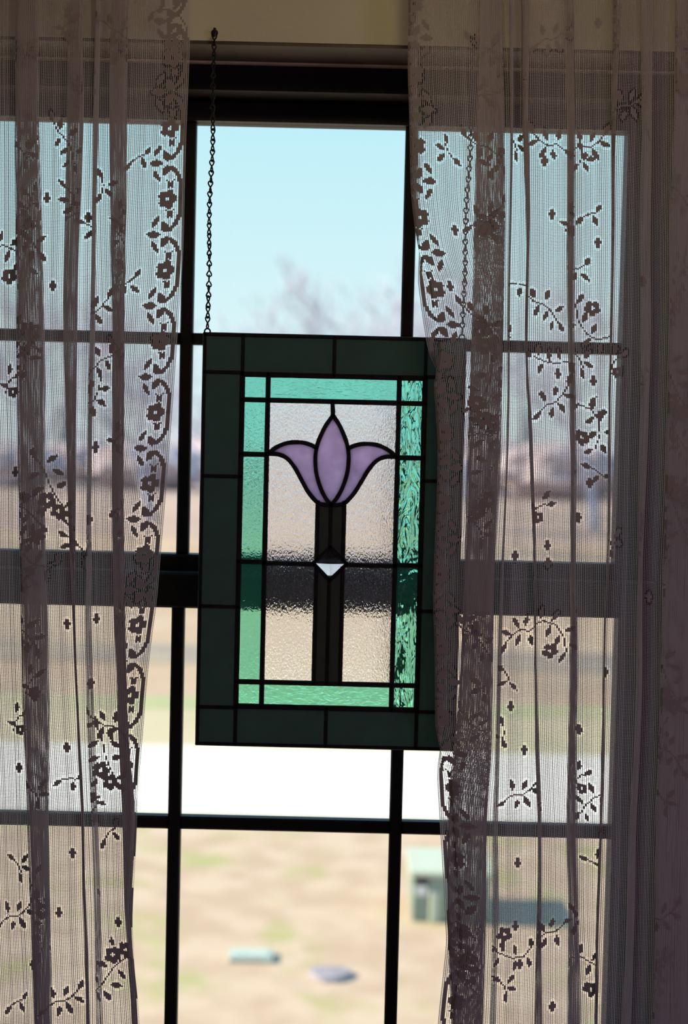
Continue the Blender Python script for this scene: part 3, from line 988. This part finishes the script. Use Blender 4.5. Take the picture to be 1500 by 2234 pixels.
sprR = [('three', 975, 330, 180), ('branch', 1065, 330), ('three', 1125, 320), ('spray', 1195, 320, 0, -1), ('spray', 1290, 320), ('three', 1272, 345, 40), ('pair', 1285, 465), ('bud', 1245, 480), ('three', 1262, 590, 90), ('pair', 1128, 625, 30),
        ('branch', 1190, 670), ('garland', 1290, 700, 180), ('branch', 1205, 790, 150), ('three', 1268, 785), ('bud', 1342, 790), ('spray', 1210, 880, -10), ('garland', 1285, 930, 30), ('pair', 1300, 1025, 60), ('bud', 1182, 1100, 30), ('three', 1332, 1180), ('spray', 1135, 1375, 180), ('garland', 1200, 1385),
        ('pair', 1108, 1480, 90), ('pair', 1097, 1600, 120), ('spray', 1140, 1740), ('branch', 1290, 1745, 0, -1), ('three', 1300, 1880, -30), ('spray', 1190, 2020, 180), ('garland', 1110, 2065, 150), ('three', 1262, 2000, 20), ('three', 1100, 2150), ('garland', 1290, 2130), ('bud', 1265, 1700),
        ('cluster', 1470, 130), ('branch', 1475, 420), ('cluster', 1470, 840), ('cluster', 1468, 1110, 180), ('cluster', 1455, 1480), ('branch', 1460, 1640), ('three', 1450, 1740), ('spray', 1370, 240), ('spray', 1440, 2000), ('branch', 1060, 700), ('cluster', 1060, 850, 30), ('three', 1050, 1150), ('branch', 1035, 1385), ('spray', 1062, 480), ('spray', 1205, 90), ('branch', 1075, 120)]
dotR = [(992, 498), (978, 627), (1187, 350), (1203, 467), (1308, 525), (1294, 828), (1290, 880), (1310, 905), (1287, 1052), (1262, 1130), (1192, 1185), (1125, 1218), (1195, 1222), (1112, 1545), (1143, 1638), (1312, 1463), (1262, 1595), (1130, 1885), (1125, 2022), (1135, 2105), (1205, 2185), (1305, 45), (1415, 1300), (1400, 620)]
build_curtain(1, edgeR, bandsR, rollR, 1600, 2, 'lace curtain hanging right of the stained glass panel and overlapping its edge', 397, 0, sprR, dotR,
              60)

# curtain rod just above the picture
rod = props(empty('curtain_rod', (-0.05, WF, ZT)), 'thin curtain rod carrying both lace curtains above the window', 'curtain rod')
MB().tube([(-0.95, CY, ZT + 0.005), (0.85, CY, ZT + 0.005)], 0.007, 12).build('pole', M['brass'], rod, True)
for xx in (-0.9, 0.8):
    MB().tube([(xx, WF, ZT + 0.005), (xx, CY, ZT + 0.005)], 0.005, 8).build('bracket', M['brass'], rod, True)

# ------------------------------------------------------------------ outside ground
GZ = -1.5
def strip(name, y0, y1, x, m, label, dz=0.0, th=0.2):
    o = MB().box(-x, x, y0, y1, GZ - th, GZ + dz).build(name, m)
    return props(o, label, kind='structure')
HH = CAM_Z - GZ
def dist(py):
    return HH * FPX / (py - 984) - CAM_D
strip('lawn', WB, dist(1795), 30, M['lawn'], 'dry tan lawn with green patches outside the window')
strip('road', dist(1795), dist(1645), 60, M['road'], 'pale sunlit concrete road crossing beyond the lawn', 0.02)
strip('verge', dist(1645), dist(1560), 60, M['verge'], 'cream dry grass verge beyond the road', 0.01)
strip('green_strip', dist(1560), dist(1535), 60, M['green'], 'greenish grass strip beyond the verge', 0.015)
strip('field_near', dist(1535), dist(1460), 80, M['field'], 'tan field beyond the green strip', 0.01)
strip('weed_ditch', dist(1460), dist(1418), 80, M['ditch'], 'grey weedy ditch crossing the tan field', 0.02)
strip('field', dist(1418), dist(1180), 150, M['field'], 'tan field beyond the ditch', 0.01)
strip('field_far', dist(1180), dist(1085), 300, M['far'], 'distant peach coloured field', 0.0)
strip('moor', dist(1085), 700, 700, M['moor'], 'mauve brown field running to the horizon', -0.005)

# ------------------------------------------------------------------ utility box on the lawn
def gp(px, py):
    p = at(px, py, 5)
    d = p - CPOS
    t = (GZ - CPOS.z) / d.z
    return CPOS + d * t
b0 = gp(890, 2012)
b1 = gp(1075, 2016)
bw = b1.x - b0.x
ub = props(empty('utility_box', ((b0.x + b1.x) / 2, b0.y + 0.28, GZ)), 'low green utility box with pale lid standing on the dry lawn', 'utility box')
x0, x1, y0, y1 = b0.x, b1.x, b0.y, b0.y + 0.55
MB().cbox(x0 + 0.02, x1 - 0.02, y0 + 0.015, y1 - 0.015, GZ, GZ + 0.29, 0.01).build('body', M['boxgreen'], ub)
lidm = MB()
lidm.cbox(x0, x1, y0, y1, GZ + 0.29, GZ + 0.33, 0.012)
lidm.build('lid', M['boxlid'], ub)
MB().box(x0 + 0.045, x0 + 0.115, y0 + 0.008, y0 + 0.016, GZ + 0.17, GZ + 0.235).build('warning_sticker', M['sticker'], ub)
MB().box(x0 + 0.040, x0 + 0.125, y0 + 0.008, y0 + 0.016, GZ + 0.24, GZ + 0.285).build('warning_sticker', M['stickdark'], ub)
MB().cbox(x0 + 0.135, x0 + 0.195, y0 - 0.005, y0 + 0.03, GZ, GZ + 0.20, 0.008).build('hasp', M['boxlid'], ub)
c0, c1 = gp(497, 2100), gp(592, 2106)
mc = props(empty('meter_cover', ((c0.x + c1.x) / 2, c0.y, GZ)), 'pale grey-green rectangular meter cover lying in the lawn', 'meter cover')
MB().cbox(c0.x, c1.x, c0.y, c0.y + 0.16, GZ, GZ + 0.03, 0.006).build('frame', M['cover'], mc)
MB().box(c0.x + 0.02, c1.x - 0.02, c0.y + 0.02, c0.y + 0.14, GZ + 0.03, GZ + 0.036).build('lid', M['cover'], mc)
s0 = gp(720, 2130)
sv, sf = [], []
for k in range(14):
    t = 2 * math.pi * k / 14
    r_ = 0.13 * (1 + 0.1 * math.sin(3 * t))
    sv.append((s0.x + r_ * math.cos(t), s0.y + r_ * math.sin(t) * 0.8, GZ - 0.01))
for k in range(14):
    t = 2 * math.pi * k / 14
    r_ = 0.115 * (1 + 0.1 * math.sin(3 * t))
    sv.append((s0.x + r_ * math.cos(t), s0.y + r_ * math.sin(t) * 0.8, GZ + 0.03))
sf = [tuple(range(13, -1, -1)), tuple(range(14, 28))] + [(k, (k + 1) % 14, 14 + (k + 1) % 14, 14 + k) for k in range(14)]
props(mesh('stepping_stone', sv, sf, M['stone']), 'flat purplish grey stone set in the green patch of lawn', 'stone')

# ------------------------------------------------------------------ trees
def bare_tree(px, d, hgt, seed, label, lean=0.0):
    rr = random.Random(seed)
    base = at(px, 984, d - CAM_D)
    base = Vector((base.x, d - CAM_D, GZ))
    root = props(empty('bare_tree', base), label, 'tree', 'leafless trees beyond the field')
    trunk, br = MB(), MB()
    def grow(p, v, l, r, lev):
        n = 4 if lev < 2 else 3
        pts, rads = [p.copy()], [r]
        for i in range(n):
            v = (v + Vector((rr.uniform(-1, 1), rr.uniform(-1, 1), rr.uniform(-0.3, 0.6))) * 0.22).normalized()
            p = p + v * l / n
            pts.append(p.copy()); rads.append(r * (1 - 0.55 * (i + 1) / n))
        (trunk if lev == 0 else br).tube(pts, rads, 6 if lev < 2 else 3)
        if lev == 5:
            return
        kids = (4, 4, 3, 3, 3)[lev]
        for k in range(kids):
            q = pts[-1] if k == 0 else pts[rr.randint(max(1, n - 2), n)]
            ax = Vector((rr.uniform(-1, 1), rr.uniform(-1, 1), rr.uniform(-0.2, 0.6)))
            nv = (v * 0.9 + ax * 0.75).normalized()
            grow(q.copy(), nv, l * rr.uniform(0.6, 0.8), max(rads[-1] * 0.8, 0.022), lev + 1)
    grow(base + Vector((0, 0, -0.1)), Vector((lean, 0, 1)).normalized(), hgt * 0.30, hgt * 0.020, 0)
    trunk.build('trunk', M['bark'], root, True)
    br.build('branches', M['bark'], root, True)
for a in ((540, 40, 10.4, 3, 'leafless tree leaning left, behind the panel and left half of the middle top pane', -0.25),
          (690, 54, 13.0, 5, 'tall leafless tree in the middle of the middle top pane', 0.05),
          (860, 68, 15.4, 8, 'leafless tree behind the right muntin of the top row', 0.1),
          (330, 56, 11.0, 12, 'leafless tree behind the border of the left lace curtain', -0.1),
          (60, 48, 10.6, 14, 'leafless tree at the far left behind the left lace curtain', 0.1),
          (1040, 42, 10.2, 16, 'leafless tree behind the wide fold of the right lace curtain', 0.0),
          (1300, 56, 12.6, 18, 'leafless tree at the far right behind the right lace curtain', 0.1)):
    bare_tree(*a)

def blob(name, x, y, rx, rz, m, label, group, seed, tall=1.0, cat='bush'):
    bm = bmesh.new()
    bmesh.ops.create_icosphere(bm, subdivisions=3, radius=1)
    for v in bm.verts:
        n = v.co.normalized()
        k = 1 + 0.22 * mnoise.noise(n * 2.5 + Vector((seed, 0, 0))) + 0.14 * mnoise.noise(n * 6 + Vector((0, seed, 0)))
        w_ = 1.0
        if tall > 1.5:
            w_ = max(0.12, 1 - 0.5 * (n.z + 1)) * 1.3
        v.co = Vector((n.x * rx * k * w_, n.y * rx * 0.8 * k * w_, (n.z * k + 0.85) * rz))
    me = bpy.data.meshes.new(name)
    bm.to_mesh(me); bm.free()
    o = link(name, me, m)
    o.location = (x, y, GZ)
    return props(o, label, cat, group)
rr = random.Random(4)
places = ('behind the outer fold of the left lace curtain', 'left of the dark muntin beside the panel', 'just left of the panel', 'seen through the left clear pane of the panel',
          'seen under the tulip of the panel', 'seen through the right clear pane of the panel', 'behind the inner edge of the right lace curtain', 'behind the wide fold of the right lace curtain',
          'behind the middle of the right lace curtain', 'at the far right behind the right lace curtain')
for k in range(10):
    px = 20 + 150 * k
    d = 98 + 15 * (k % 2)
    p = at(px, 984, d - CAM_D)
    blob('brush_thicket', p.x, d - CAM_D, rr.uniform(3.9, 4.6), rr.uniform(1.6, 2.3), M['brush'], 'distant mauve brush thicket on the horizon ' + places[k], 'thickets along the horizon', k * 3.7)
for px, d, h, lab in ((138, 122, 4.6, 'blue-grey conifer in the distance behind the left lace curtain'), (1143, 121, 4.6, 'blue-grey conifer in the distance behind the right lace curtain')):
    p = at(px, 984, d - CAM_D)
    blob('conifer', p.x, d - CAM_D, 1.0, h, M['conifer'], lab, 'distant conifers', px, tall=2, cat='tree')
